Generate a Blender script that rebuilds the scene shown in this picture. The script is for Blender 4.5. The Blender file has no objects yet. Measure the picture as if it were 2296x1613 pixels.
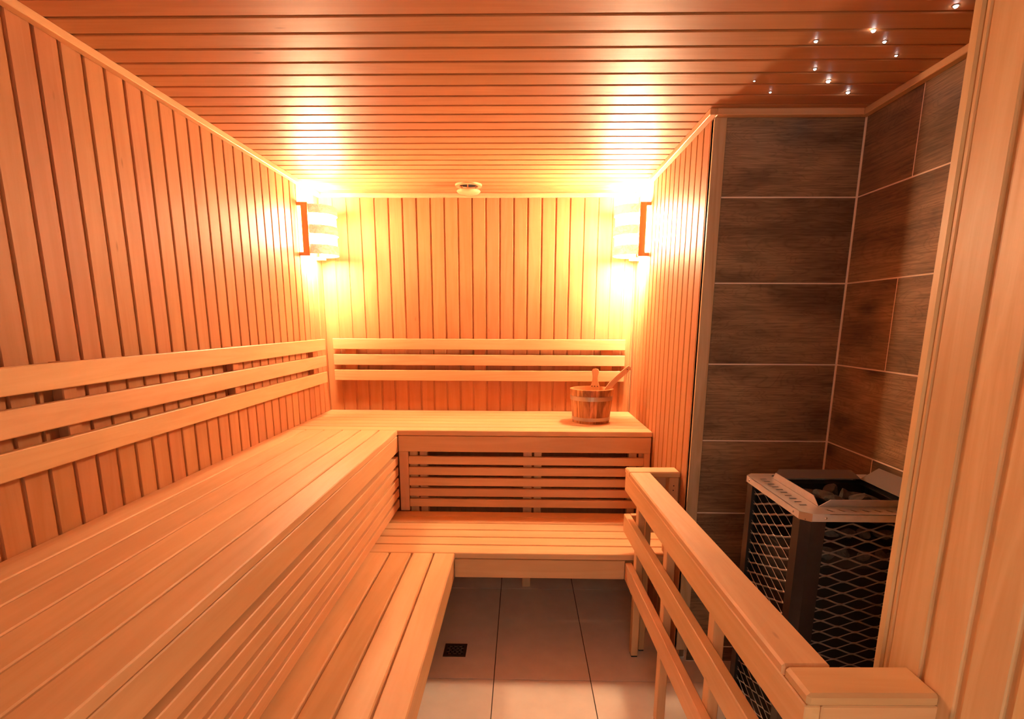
import bpy, bmesh, math, random
from mathutils import Vector, Matrix, noise

# ------------------------------------------------------------------ camera, world, exposure
W_PX, H_PX = 2296.0, 1613.0
F_PX, CX, CY = 1266.987, 1142.845, 989.947
YAW, PITCH, ROLL, CAM_H = -0.020807, -0.209065, 0.0039645, 1.44666

scene = bpy.context.scene
COL = scene.collection
cam_data = bpy.data.cameras.new('camera')
cam = bpy.data.objects.new('camera', cam_data)
COL.objects.link(cam)
fw = Vector((math.sin(YAW) * math.cos(PITCH), math.cos(YAW) * math.cos(PITCH), math.sin(PITCH)))
r0 = Vector((math.cos(YAW), -math.sin(YAW), 0))
u0 = r0.cross(fw)
rv = math.cos(ROLL) * r0 + math.sin(ROLL) * u0
uv = -math.sin(ROLL) * r0 + math.cos(ROLL) * u0
cam.matrix_world = Matrix(((rv.x, uv.x, -fw.x, 0), (rv.y, uv.y, -fw.y, 0), (rv.z, uv.z, -fw.z, CAM_H), (0, 0, 0, 1)))
cam_data.sensor_fit = 'HORIZONTAL'
cam_data.sensor_width = 36.0
cam_data.lens = F_PX / W_PX * 36.0
cam_data.shift_x = (W_PX / 2 - CX) / W_PX
cam_data.shift_y = (CY - H_PX / 2) / W_PX
cam_data.clip_start = 0.02
scene.camera = cam

world = bpy.data.worlds.new('world')
scene.world = world
world.use_nodes = True
world.node_tree.nodes['Background'].inputs[0].default_value = (1.0, 0.94, 0.76, 1)
world.node_tree.nodes['Background'].inputs[1].default_value = 2.2

scene.view_settings.view_transform = 'Standard'
scene.view_settings.look = 'None'
scene.view_settings.gamma = 1.0
scene.view_settings.use_curve_mapping = False
scene.view_settings.exposure = 0.06
scene.cycles.max_bounces = 10
scene.cycles.diffuse_bounces = 7
scene.cycles.glossy_bounces = 4
scene.cycles.transmission_bounces = 4
scene.cycles.caustics_reflective = False
scene.cycles.caustics_refractive = False

LAMP_COLOR = (1.0, 0.65, 0.365)
LAMP_W_LEFT, LAMP_W_RIGHT = 8.0, 18.0
GLOW_LEFT, GLOW_RIGHT = 290.0, 500.0

# ------------------------------------------------------------------ the room in metres
XL, XR, XT = -1.2217, 0.6811, 1.2187          # left wall, right wall of the benches, tiled wall
YB, YT = 3.5625, 2.2300                       # back wall, tiled back wall of the alcove
ZT, ZC = 2.1615, 2.1840                       # underside of the ceiling trim, ceiling
YF = -0.60                                    # wall behind the camera
ZU, ZL = 0.8893, 0.4486                       # upper and lower bench tops
YUF, XUF = 2.8825, -0.6458                    # fronts of the upper benches
YLF, XLF = 2.3250, -0.2880                    # fronts of the lower benches
XW, YW = 0.7220, 1.0480                       # partition face and its far end
PITCH_B = 0.0830

# ------------------------------------------------------------------ materials
def nodes_of(name):
    m = bpy.data.materials.new(name); m.use_nodes = True
    nt = m.node_tree; b = nt.nodes['Principled BSDF']
    return m, nt, b

def plain(name, color, rough=0.5, metal=0.0, spec=0.5, noise_amt=0.0, noise_scale=20.0, bump=0.0):
    m, nt, b = nodes_of(name)
    b.inputs['Base Color'].default_value = (*color, 1)
    b.inputs['Roughness'].default_value = rough
    b.inputs['Metallic'].default_value = metal
    b.inputs['Specular IOR Level'].default_value = spec
    if noise_amt or bump:
        tc = nt.nodes.new('ShaderNodeTexCoord'); n = nt.nodes.new('ShaderNodeTexNoise')
        n.inputs['Scale'].default_value = noise_scale; n.inputs['Detail'].default_value = 6
        nt.links.new(tc.outputs['Object'], n.inputs['Vector'])
        if noise_amt:
            r = nt.nodes.new('ShaderNodeValToRGB')
            r.color_ramp.elements[0].position = 0.3; r.color_ramp.elements[1].position = 0.7
            r.color_ramp.elements[0].color = (*[c * (1 - noise_amt) for c in color], 1)
            r.color_ramp.elements[1].color = (*[min(1, c * (1 + noise_amt)) for c in color], 1)
            nt.links.new(n.outputs['Fac'], r.inputs['Fac']); nt.links.new(r.outputs['Color'], b.inputs['Base Color'])
        if bump:
            bp = nt.nodes.new('ShaderNodeBump'); bp.inputs['Strength'].default_value = bump; bp.inputs['Distance'].default_value = 0.004
            nt.links.new(n.outputs['Fac'], bp.inputs['Height']); nt.links.new(bp.outputs['Normal'], b.inputs['Normal'])
    return m

def wood(name, light, dark, axis, rough=0.48, spec=0.22, tint=0.07, along=1.1, across=16.0, fibre=0.35, knots=0.5, bands=None, huevar=0.006):
    """procedural timber: growth figure, fibres, small knots, own tone for every board"""
    m, nt, b = nodes_of(name)
    N, L = nt.nodes.new, nt.links.new
    tc = N('ShaderNodeTexCoord'); oi = N('ShaderNodeObjectInfo')
    mul = N('ShaderNodeVectorMath'); mul.operation = 'SCALE'; mul.inputs[0].default_value = (31.7, 47.3, 23.9)
    L(oi.outputs['Random'], mul.inputs['Scale'])
    add = N('ShaderNodeVectorMath'); add.operation = 'ADD'
    L(tc.outputs['Object'], add.inputs[0]); L(mul.outputs[0], add.inputs[1])
    def mapped(al, ac):
        mp = N('ShaderNodeMapping'); s = [ac, ac, ac]; s['xyz'.index(axis)] = al
        mp.inputs['Scale'].default_value = s; L(add.outputs[0], mp.inputs['Vector']); return mp
    mp = mapped(along, across)
    n1 = N('ShaderNodeTexNoise'); n1.inputs['Scale'].default_value = 1.0; n1.inputs['Detail'].default_value = 5; n1.inputs['Distortion'].default_value = 0.9
    L(mp.outputs[0], n1.inputs['Vector'])
    ring = N('ShaderNodeMath'); ring.operation = 'MULTIPLY'; ring.inputs[1].default_value = bands or 7.0
    L(n1.outputs['Fac'], ring.inputs[0])
    fr = N('ShaderNodeMath'); fr.operation = 'PINGPONG'; fr.inputs[1].default_value = 1.0
    L(ring.outputs[0], fr.inputs[0])
    mp2 = mapped(along * 4, across * 9)
    n2 = N('ShaderNodeTexNoise'); n2.inputs['Scale'].default_value = 1.0; n2.inputs['Detail'].default_value = 3
    L(mp2.outputs[0], n2.inputs['Vector'])
    mixf = N('ShaderNodeMix'); mixf.inputs[0].default_value = fibre
    L(fr.outputs[0], mixf.inputs[2]); L(n2.outputs['Fac'], mixf.inputs[3])
    ramp = N('ShaderNodeValToRGB')
    ramp.color_ramp.elements[0].position = 0.10; ramp.color_ramp.elements[1].position = 0.80
    ramp.color_ramp.elements[0].color = (*dark, 1); ramp.color_ramp.elements[1].color = (*light, 1)
    L(mixf.outputs[0], ramp.inputs['Fac'])
    # broad mottling
    n3 = N('ShaderNodeTexNoise'); n3.inputs['Scale'].default_value = 3.0; n3.inputs['Detail'].default_value = 2
    mp3 = mapped(0.8, 2.2); L(mp3.outputs[0], n3.inputs['Vector'])
    mr = N('ShaderNodeMapRange'); mr.inputs[1].default_value = 0.3; mr.inputs[2].default_value = 0.7; mr.inputs[3].default_value = 0.90; mr.inputs[4].default_value = 1.06
    L(n3.outputs['Fac'], mr.inputs[0])
    rv_ = N('ShaderNodeMapRange'); rv_.inputs[3].default_value = 1 - tint; rv_.inputs[4].default_value = 1 + tint * 0.7
    L(oi.outputs['Random'], rv_.inputs[0])
    vm = N('ShaderNodeMath'); vm.operation = 'MULTIPLY'; L(mr.outputs[0], vm.inputs[0]); L(rv_.outputs[0], vm.inputs[1])
    # second random number for the hue
    h1 = N('ShaderNodeMath'); h1.operation = 'MULTIPLY'; h1.inputs[1].default_value = 17.31; L(oi.outputs['Random'], h1.inputs[0])
    h2 = N('ShaderNodeMath'); h2.operation = 'FRACT'; L(h1.outputs[0], h2.inputs[0])
    hm = N('ShaderNodeMapRange'); hm.inputs[3].default_value = 0.5 - huevar; hm.inputs[4].default_value = 0.5 + huevar; L(h2.outputs[0], hm.inputs[0])
    hsv = N('ShaderNodeHueSaturation'); L(hm.outputs[0], hsv.inputs['Hue']); L(vm.outputs[0], hsv.inputs['Value']); L(ramp.outputs['Color'], hsv.inputs['Color'])
    out = hsv.outputs['Color']
    if knots:
        vo = N('ShaderNodeTexVoronoi'); vo.inputs['Scale'].default_value = 1.0
        mp4 = mapped(2.6, 9.0); L(mp4.outputs[0], vo.inputs['Vector'])
        kr = N('ShaderNodeMapRange'); kr.inputs[1].default_value = 0.015; kr.inputs[2].default_value = 0.05; kr.inputs[3].default_value = knots; kr.inputs[4].default_value = 0
        L(vo.outputs['Distance'], kr.inputs[0])
        kx = N('ShaderNodeMix'); kx.data_type = 'RGBA'
        L(kr.outputs[0], kx.inputs[0]); L(out, kx.inputs[6]); kx.inputs[7].default_value = (*[c * 0.35 for c in dark], 1)
        out = kx.outputs[2]
    L(out, b.inputs['Base Color'])
    b.inputs['Roughness'].default_value = rough; b.inputs['Specular IOR Level'].default_value = spec
    bp = N('ShaderNodeBump'); bp.inputs['Strength'].default_value = 0.12; bp.inputs['Distance'].default_value = 0.002
    L(n2.outputs['Fac'], bp.inputs['Height']); L(bp.outputs['Normal'], b.inputs['Normal'])
    return m

ALDER_L, ALDER_D = (0.70, 0.410, 0.205), (0.655, 0.362, 0.170)
PINE_L, PINE_D = (0.72, 0.49, 0.25), (0.64, 0.40, 0.185)
M = {}
for a in 'xyz':
    M['wood_' + a] = wood('alder_wood_' + a, ALDER_L, ALDER_D, a)
    M['panel_' + a] = wood('panel_wood_' + a, (0.475, 0.216, 0.096), (0.435, 0.186, 0.076), a, tint=0.055, rough=0.50, spec=0.14, huevar=0.004)
    M['seat_' + a] = wood('seat_wood_' + a, (0.71, 0.420, 0.212), (0.670, 0.378, 0.180), a, rough=0.46)
M['pine_z'] = wood('partition_wood_z', PINE_L, PINE_D, 'z', tint=0.08, rough=0.40)
M['post_z'] = wood('post_wood_z', (0.62, 0.44, 0.28), (0.50, 0.33, 0.19), 'z', tint=0.05)
def wood_look_tile(name, axis):
    """printed porcelain: dark oak figure with fine pores, broad tone changes and a few smoky knots"""
    m, nt, b = nodes_of(name)
    N, L = nt.nodes.new, nt.links.new
    tc = N('ShaderNodeTexCoord'); oi = N('ShaderNodeObjectInfo')
    mul = N('ShaderNodeVectorMath'); mul.operation = 'SCALE'; mul.inputs[0].default_value = (13.7, 29.3, 17.9); L(oi.outputs['Random'], mul.inputs['Scale'])
    add = N('ShaderNodeVectorMath'); add.operation = 'ADD'; L(tc.outputs['Object'], add.inputs[0]); L(mul.outputs[0], add.inputs[1])
    def noise_at(al, ac, detail, dist=0.0):
        mp = N('ShaderNodeMapping'); sc = [ac, ac, ac]; sc['xyz'.index(axis)] = al; mp.inputs['Scale'].default_value = sc
        L(add.outputs[0], mp.inputs['Vector']); n = N('ShaderNodeTexNoise'); n.inputs['Scale'].default_value = 1.0
        n.inputs['Detail'].default_value = detail; n.inputs['Distortion'].default_value = dist; L(mp.outputs[0], n.inputs['Vector']); return n
    def ranged(sock, a, b_, c, d):
        r = N('ShaderNodeMapRange'); r.inputs[1].default_value = a; r.inputs[2].default_value = b_; r.inputs[3].default_value = c; r.inputs[4].default_value = d
        L(sock, r.inputs[0]); return r.outputs[0]
    def times(a, b_):
        q = N('ShaderNodeMath'); q.operation = 'MULTIPLY'; L(a, q.inputs[0]); L(b_, q.inputs[1]); return q.outputs[0]
    broad = noise_at(2.2, 7.5, 4, 0.4)
    ramp = N('ShaderNodeValToRGB'); e = ramp.color_ramp.elements
    e[0].position = 0.30; e[1].position = 0.72; e[0].color = (0.135, 0.082, 0.046, 1); e[1].color = (0.40, 0.262, 0.150, 1)
    L(broad.outputs['Fac'], ramp.inputs['Fac'])
    pores = ranged(noise_at(9, 210, 3).outputs['Fac'], 0.35, 0.65, 0.70, 1.12)
    fig = noise_at(2.6, 11, 2, 1.2)
    k = N('ShaderNodeMath'); k.operation = 'MULTIPLY'; k.inputs[1].default_value = 34; L(fig.outputs['Fac'], k.inputs[0])
    pp = N('ShaderNodeMath'); pp.operation = 'PINGPONG'; pp.inputs[1].default_value = 1.0; L(k.outputs[0], pp.inputs[0])
    lines = ranged(pp.outputs[0], 0.0, 0.45, 0.80, 1.0)
    vo = N('ShaderNodeTexVoronoi'); vo.inputs['Scale'].default_value = 1.0
    mp = N('ShaderNodeMapping'); sc = [6.0, 6.0, 6.0]; sc['xyz'.index(axis)] = 2.6; mp.inputs['Scale'].default_value = sc
    wob = N('ShaderNodeVectorMath'); wob.operation = 'ADD'; wn = noise_at(9, 26, 3)
    ws = N('ShaderNodeVectorMath'); ws.operation = 'SCALE'; ws.inputs['Scale'].default_value = 0.06; L(wn.outputs['Color'], ws.inputs[0])
    L(add.outputs[0], wob.inputs[0]); L(ws.outputs[0], wob.inputs[1]); L(wob.outputs[0], mp.inputs['Vector']); L(mp.outputs[0], vo.inputs['Vector'])
    knot = ranged(vo.outputs['Distance'], 0.05, 0.26, 0.34, 1.0)
    val = times(times(pores, lines), knot)
    tone = ranged(oi.outputs['Random'], 0, 1, 0.86, 1.10)
    hsv = N('ShaderNodeHueSaturation'); L(times(val, tone), hsv.inputs['Value']); L(ramp.outputs['Color'], hsv.inputs['Color'])
    L(hsv.outputs['Color'], b.inputs['Base Color'])
    b.inputs['Roughness'].default_value = 0.42; b.inputs['Specular IOR Level'].default_value = 0.35
    bp = N('ShaderNodeBump'); bp.inputs['Strength'].default_value = 0.15; bp.inputs['Distance'].default_value = 0.001
    L(val, bp.inputs['Height']); L(bp.outputs['Normal'], b.inputs['Normal'])
    return m
M['tile_x'] = wood_look_tile('wood_look_tile_x', 'x')
M['tile_y'] = wood_look_tile('wood_look_tile_y', 'y')
M['stave'] = wood('bucket_wood', (0.58, 0.27, 0.105), (0.24, 0.088, 0.030), 'z', rough=0.38, tint=0.30, along=5, across=26, fibre=0.30, knots=0, bands=5)
M['veneer'] = wood('lamp_veneer', (0.88, 0.72, 0.58), (0.72, 0.50, 0.36), 'y', along=3.0, across=34, knots=0.7)
M['grout_light'] = plain('light_grout', (0.86, 0.72, 0.58), 0.85)
M['grout_dark'] = plain('dark_grout', (0.035, 0.030, 0.026), 0.9)
M['floor_tile'] = plain('beige_floor_tile', (0.78, 0.70, 0.62), 0.22, spec=0.5, noise_amt=0.06, noise_scale=9)
M['backing'] = plain('wall_backing', (0.20, 0.105, 0.05), 0.9)
M['steel'] = plain('brushed_steel', (0.66, 0.63, 0.60), 0.42, metal=0.45, noise_amt=0.05, noise_scale=60)
M['steel_dark'] = plain('dull_steel', (0.22, 0.20, 0.19), 0.5, metal=0.5)
M['mesh_steel'] = plain('expanded_metal', (0.38, 0.34, 0.31), 0.48, metal=0.7)
M['black'] = plain('black_paint', (0.018, 0.015, 0.014), 0.38, spec=0.5, noise_amt=0.2, noise_scale=40)
M['inside'] = plain('dark_inside', (0.008, 0.007, 0.006), 0.9)
M['stone'] = plain('heater_stone', (0.062, 0.060, 0.056), 0.9, noise_amt=0.45, noise_scale=38, bump=0.6)
M['hoop'] = plain('hoop_metal', (0.45, 0.36, 0.28), 0.38, metal=0.75)
M['drain'] = plain('drain_metal', (0.10, 0.085, 0.075), 0.35, metal=0.8)
M['drain_bar'] = plain('drain_bar_metal', (0.34, 0.30, 0.27), 0.3, metal=0.8)
M['screw'] = plain('screw_metal', (0.55, 0.50, 0.45), 0.3, metal=0.9)
M['hole'] = plain('screw_hole', (0.03, 0.02, 0.015), 0.8)
M['cord'] = plain('cord', (0.35, 0.22, 0.12), 0.9)
M['concrete'] = plain('plaster_behind_camera', (0.62, 0.44, 0.27), 0.8)
M['rubber'] = plain('rubber_foot', (0.03, 0.028, 0.025), 0.8)

def glow(name, color, strength):
    m, nt, b = nodes_of(name)
    b.inputs['Base Color'].default_value = (0.8, 0.72, 0.6, 1); b.inputs['Roughness'].default_value = 0.6
    b.inputs['Emission Color'].default_value = (*color, 1); b.inputs['Emission Strength'].default_value = strength
    return m

# ------------------------------------------------------------------ object helpers
WOFF = {}      # object -> world offset of its (unrotated) frame

def link(o, parent=None):
    COL.objects.link(o)
    if parent is not None: o.parent = parent
    return o

def tag(o, label, cat, group=None):
    o['label'] = label; o['category'] = cat
    if group: o['group'] = group
    return o

def thing(name, label, cat, loc=(0, 0, 0), group=None, local=False):
    o = bpy.data.objects.new(name, None); o.empty_display_size = 0.05
    COL.objects.link(o); o.location = loc
    WOFF[o] = Vector((0, 0, 0)) if local else Vector(loc)
    return tag(o, label, cat, group)

CACHE = {}
def finish(name, me, mat, parent, center, smooth=False):
    o = bpy.data.objects.new(name, me)
    c = Vector(center)
    o.location = c - (WOFF[parent] if parent is not None else Vector((0, 0, 0)))
    WOFF[o] = c
    return link(o, parent)

def from_bm(name, bm, mat, parent=None, center=(0, 0, 0), smooth=False):
    bmesh.ops.recalc_face_normals(bm, faces=bm.faces)
    me = bpy.data.meshes.new(name); bm.to_mesh(me); bm.free()
    me.materials.append(mat)
    if smooth:
        for p in me.polygons: p.use_smooth = True
    return finish(name, me, mat, parent, center)

def box_bm(bm, sx, sy, sz, c=(0, 0, 0), bevel=0.0):
    r = bmesh.ops.create_cube(bm, size=1.0)
    vs = r['verts']
    for v in vs: v.co = Vector((v.co.x * sx + c[0], v.co.y * sy + c[1], v.co.z * sz + c[2]))
    if bevel:
        es = list({e for v in vs for e in v.link_edges})
        bmesh.ops.bevel(bm, geom=es, offset=bevel, segments=1, affect='EDGES')

def box(name, xr, yr, zr, mat, parent=None, bevel=0.0025):
    s = (xr[1] - xr[0], yr[1] - yr[0], zr[1] - zr[0])
    key = ('box', tuple(round(v, 5) for v in s), mat.name, bevel)
    if key not in CACHE:
        bm = bmesh.new(); box_bm(bm, *s, bevel=bevel)
        bmesh.ops.recalc_face_normals(bm, faces=bm.faces)
        me = bpy.data.meshes.new(name); bm.to_mesh(me); bm.free(); me.materials.append(mat); CACHE[key] = me
    return finish(name, CACHE[key], mat, parent, ((xr[0] + xr[1]) / 2, (yr[0] + yr[1]) / 2, (zr[0] + zr[1]) / 2))

def struct(o):
    o['kind'] = 'structure'; return o

def plank(parent, mat, start, Ld, Wd, Nd, length, width, tongue=0.010, thick=0.014, recess=0.0065):
    """one tongue and groove board: its face lies in the plane through start, the recessed tongue on the far side of Wd"""
    key = ('plank', tuple(Ld), tuple(Wd), tuple(Nd), round(length, 4), round(width, 4), mat.name, tongue)
    Ld, Wd, Nd = Vector(Ld), Vector(Wd), Vector(Nd)
    if key not in CACHE:
        f = width - tongue
        b = 0.0022
        if f > 0.012:
            prof = [(0, -thick), (0, -b), (b, 0), (f - b, 0), (f, -b), (f, -recess), (width, -recess), (width, -thick)]
        else:
            prof = [(0, -thick), (0, 0), (width, 0), (width, -thick)]
        bm = bmesh.new(); rows = []
        for l in (-length / 2, length / 2):
            rows.append([bm.verts.new(Ld * l + Wd * (w - width / 2) + Nd * d) for w, d in prof])
        n = len(prof)
        for i in range(n): bm.faces.new((rows[0][i], rows[0][(i + 1) % n], rows[1][(i + 1) % n], rows[1][i]))
        bm.faces.new(rows[0]); bm.faces.new(rows[1][::-1])
        bmesh.ops.recalc_face_normals(bm, faces=bm.faces)
        me = bpy.data.meshes.new('plank'); bm.to_mesh(me); bm.free(); me.materials.append(mat); CACHE[key] = me
    c = Vector(start) + Ld * (length / 2) + Wd * (width / 2)
    return finish('plank', CACHE[key], mat, parent, c)

def cladding(parent, mat, origin, Ld, Wd, Nd, length, total, first, pitch=PITCH_B, **kw):
    """boards side by side along Wd; first = width of the cut first board"""
    w = 0.0
    Wv = Vector(Wd); widths = []
    while w < total - 0.004:
        s = first if w == 0 and first > 0.004 else pitch
        s = min(s, total - w)
        plank(parent, mat, Vector(origin) + Wv * w, Ld, Wd, Nd, length, s, **kw)
        w += s

# ------------------------------------------------------------------ the setting
TH = 0.0142
X1, X0, Z1, Y1, Z_ = (1, 0, 0), (-1, 0, 0), (0, 0, 1), (0, 1, 0), (0, 0, -1)
# floor with 40 x 80 cm tiles
floor = struct(box('floor', (XL - 0.1, XT + 0.1), (YF - 0.1, YB + 0.1), (-0.10, -0.003), M['grout_dark'], bevel=0))
GX, GY, PX, PY, J = -0.1047, 2.0785, 0.3985, 0.8096, 0.0035
for i in range(-3, 4):
    for j in range(-4, 2):
        x0, x1 = GX + i * PX, GX + (i + 1) * PX; y0, y1 = GY + j * PY, GY + (j + 1) * PY
        x0, x1, y0, y1 = max(x0, XL), min(x1, XT), max(y0, YF), min(y1, YB)
        if x1 - x0 < 0.02 or y1 - y0 < 0.02: continue
        if x0 > XR and y0 > YT: continue
        box('tile', (x0 + J / 2, x1 - J / 2), (y0 + J / 2, y1 - J / 2), (-0.003, 0.0), M['floor_tile'], floor, bevel=0.0006)

# left wall, boards numbered from the back corner
wl = struct(box('wall_left', (XL - 0.08, XL - TH), (YF, YB + 0.08), (0, ZC + 0.05), M['backing'], bevel=0))
cladding(wl, M['panel_z'], (XL, YB, 0), Z1, (0, -1, 0), X1, ZC, YB - YF, 0.0185)
# back wall
wb = struct(box('wall_back', (XL, XR + 0.02), (YB + TH, YB + 0.09), (0, ZC + 0.05), M['backing'], bevel=0))
cladding(wb, M['panel_z'], (XL, YB, 0), Z1, X1, (0, -1, 0), ZC, XR - XL, 0.0935)
# right wall of the bench space
wr = struct(box('wall_right', (XR + TH, XR + 0.045), (YT + 0.032, YB + 0.09), (0, ZC + 0.05), M['backing'], bevel=0))
cladding(wr, M['panel_z'], (XR, YT + 0.004, 0), Z1, Y1, X0, ZC, YB - YT - 0.004, 0.0345, pitch=0.0815)
# ceiling
ce = struct(box('ceiling', (XL - 0.08, XT + 0.08), (YF, YB + 0.09), (ZC + TH, ZC + 0.08), M['backing'], bevel=0))
first = (1.5753 + 0.005 - YF) % 0.0851
cladding(ce, M['panel_x'], (XL, YF, ZC), X1, Y1, Z_, XT - XL, YB - YF, first, pitch=0.0851)
# tiled walls of the heater alcove
XA = XR + 0.0445
wa = struct(box('wall_alcove_back', (XA, XT + 0.08), (YT + 0.0008, YT + 0.03), (0, ZC), M['grout_light'], bevel=0))
wt = struct(box('wall_alcove_right', (XT + 0.0008, XT + 0.08), (YW - 0.1, YT + 0.03), (0, ZC), M['grout_light'], bevel=0))
ZG, TP, G = 1.8952, 0.3041, 0.0048
YJ = 1.9330
rows = [(ZG, ZC)] + [(ZG - (i + 1) * TP, ZG - i * TP) for i in range(6)] + [(0.0, ZG - 6 * TP)]
for r, (z0, z1) in enumerate(rows):
    za, zb = z0 + G / 2, z1 - G / 2
    box('tile', (XA + 0.001, XT - G), (YT, YT + 0.008), (za, zb), M['tile_x'], wa, bevel=0.0008)
    cuts = [YT - G / 2] + ([YJ, YJ - 0.604] if r % 2 == 0 else [YT - 0.604]) + [YW]
    cuts = [c for c in cuts if c >= YW]
    for a, b_ in zip(cuts[:-1], cuts[1:]):
        box('tile', (XT, XT + 0.008), (b_ + G / 2, a - G / 2), (za, zb), M['tile_y'], wt, bevel=0.0008)
# partition beside the doorway: boards on its face, a corner board and a plain end towards the heater
wp = struct(box('wall_partition', (XW + TH, XT + 0.08), (YF, YW - 0.006), (0, ZC + 0.05), M['pine_z'], bevel=0))
cladding(wp, M['pine_z'], (XW, 1.008, 0), Z1, (0, -1, 0), X0, ZC, 1.008 - YF, 0.0945, pitch=0.0850, tongue=0.015, recess=0.0065)
box('corner_board', (XW - 0.003, XW + 0.05), (1.024, YW), (0, ZC), M['pine_z'], wp, bevel=0.004)
box('corner_bead', (XW - 0.0005, XW + 0.02), (1.0085, 1.0232), (0, ZC), M['pine_z'], wp, bevel=0.004)
# wall behind the camera with the open doorway through which the room is seen
bm = bmesh.new()
box_bm(bm, 0.82, 0.08, ZC + 0.05, ((XL + XL + 0.82) / 2, YF - 0.04, (ZC + 0.05) / 2))
box_bm(bm, XT + 0.08 - 0.55, 0.08, ZC + 0.05, ((XT + 0.08 + 0.55) / 2, YF - 0.04, (ZC + 0.05) / 2))
box_bm(bm, 0.55 - (XL + 0.82), 0.08, ZC + 0.05 - 2.02, ((0.55 + XL + 0.82) / 2, YF - 0.04, (ZC + 0.05 + 2.02) / 2))
struct(from_bm('wall_front', bm, M['concrete']))
# ceiling trims and the end board of the right wall
tr = 0.026
struct(box('trim_1', (XL, XL + tr), (YF, YB), (ZT, ZC), M['wood_y'], bevel=0.002))
struct(box('trim_2', (XL + tr, XR - tr), (YB - tr, YB), (ZT, ZC), M['wood_x'], bevel=0.002))
struct(box('trim_3', (XR - tr, XR), (YT - 0.030, YB), (ZT, ZC), M['wood_y'], bevel=0.002))
struct(box('trim_4', (XR, XT - tr), (YT - tr - 0.004, YT), (ZT, ZC), M['wood_x'], bevel=0.002))
struct(box('trim_5', (XT - tr, XT), (YW, YT), (ZT, ZC), M['wood_y'], bevel=0.002))
struct(box('trim_6', (XR, XA), (YT - 0.004, YT + 0.030), (0.055, ZT), M['post_z'], bevel=0.0015))

# ------------------------------------------------------------------ benches
def front_slats():   # heights of the five slats closing the front of the upper benches
    return [(0.7484 - i * 0.0585 - 0.0430, 0.7484 - i * 0.0585) for i in range(5)]
YN = -0.25     # near end of the long benches, behind the frame's lower edge

# long upper bench on the left
ub = thing('upper_bench', 'long upper bench of lengthwise orange wooden slats along the left wall', 'bench', ((XL + XUF) / 2, 1.3, 0), 'upper benches')
w = (XUF - XL) / 6
for i in range(6):
    box('slat', (XL + i * w + (0.002 if i == 0 else 0.003), XL + (i + 1) * w - (0.0 if i == 5 else 0.003)), (YN, YUF - 0.002), (ZU - 0.0275, ZU), M['seat_y'], ub, bevel=0.003)
box('fascia', (XUF - 0.028, XUF - 0.001), (YN, YUF - 0.001), (0.7735, 0.8585), M['wood_y'], ub)
for z0, z1 in front_slats(): box('front_slat', (XUF - 0.030, XUF - 0.002), (YN, YUF - 0.004), (z0, z1), M['wood_y'], ub)
for y in (0.36, 1.00, 1.626, 2.25, 2.86):
    for d in (-0.026, 0.026): box('upright', (XUF - 0.075, XUF - 0.031), (y + d - 0.020, y + d + 0.020), (0, 0.8610), M['wood_z'], ub)
    box('bearer', (XL + 0.004, XUF - 0.076), (y - 0.02, y + 0.02), (0.80, 0.8612), M['wood_x'], ub)

# upper bench along the back wall
bb = thing('upper_bench', 'upper bench across the back wall with the wooden bucket on it', 'bench', (-0.27, (YUF + YB) / 2, 0), 'upper benches')
w = (YB - YUF) / 7
for i in range(7):
    x0 = XL + 0.002
    box('slat', (x0, XR - 0.002), (YUF + i * w + (0 if i == 0 else 0.0025), YUF + (i + 1) * w - (0.002 if i == 6 else 0.0025)), (ZU - 0.0275, ZU), M['seat_x'], bb, bevel=0.003)
box('fascia', (XUF, XR - 0.006), (YUF + 0.001, YUF + 0.029), (0.7745, 0.8590), M['wood_x'], bb)
box('stile', (XUF + 0.001, XUF + 0.050), (YUF + 0.003, YUF + 0.030), (ZL, 0.7740), M['wood_z'], bb)
box('stile', (0.6425, XR - 0.006), (YUF + 0.003, YUF + 0.030), (ZL, 0.7740), M['wood_z'], bb)
for z0, z1 in front_slats(): box('front_slat', (XUF + 0.051, 0.6420), (YUF + 0.003, YUF + 0.030), (z0, z1), M['wood_x'], bb)
for a, b_ in ((-0.594, -0.550), (-0.540, -0.4985), (0.0115, 0.0576), (0.0690, 0.1093), (0.5685, 0.6097), (0.6192, 0.660)):
    box('upright', (a, b_), (YUF + 0.031, YUF + 0.073), (0 if a in (-0.594, 0.0115, 0.6192) else 0.40, 0.8612), M['wood_z'], bb)
for x in (-0.55, 0.06, 0.61): box('bearer', (x - 0.02, x + 0.02), (YUF + 0.074, YB - 0.004), (0.80, 0.8612), M['wood_y'], bb)

# long lower bench on the left
lb = thing('lower_bench', 'long lower step bench of four lengthwise slats in front of the left upper bench', 'bench', (-0.47, 1.1, 0), 'lower benches')
for a, b_ in ((-0.672, -0.5790), (-0.5715, -0.4810), (-0.4735, -0.3840), (-0.3770, XLF)):
    box('slat', (a, b_), (YN, YLF - 0.001), (ZL - 0.0265, ZL), M['seat_y'], lb, bevel=0.004)
box('fascia', (XLF - 0.030, XLF - 0.004), (YN, YLF - 0.003), (0.3320, 0.4215), M['wood_y'], lb)
for y in (0.2, 0.95, 1.70):
    box('bearer', (-0.67, XLF - 0.031), (y - 0.02, y + 0.02), (0.355, 0.4218), M['wood_x'], lb)
    box('leg', (-0.668, -0.624), (y + 0.021, y + 0.065), (0, 0.4218), M['wood_z'], lb)
    box('leg', (-0.56, -0.516), (y + 0.021, y + 0.065), (0, 0.4218), M['wood_z'], lb)

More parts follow.
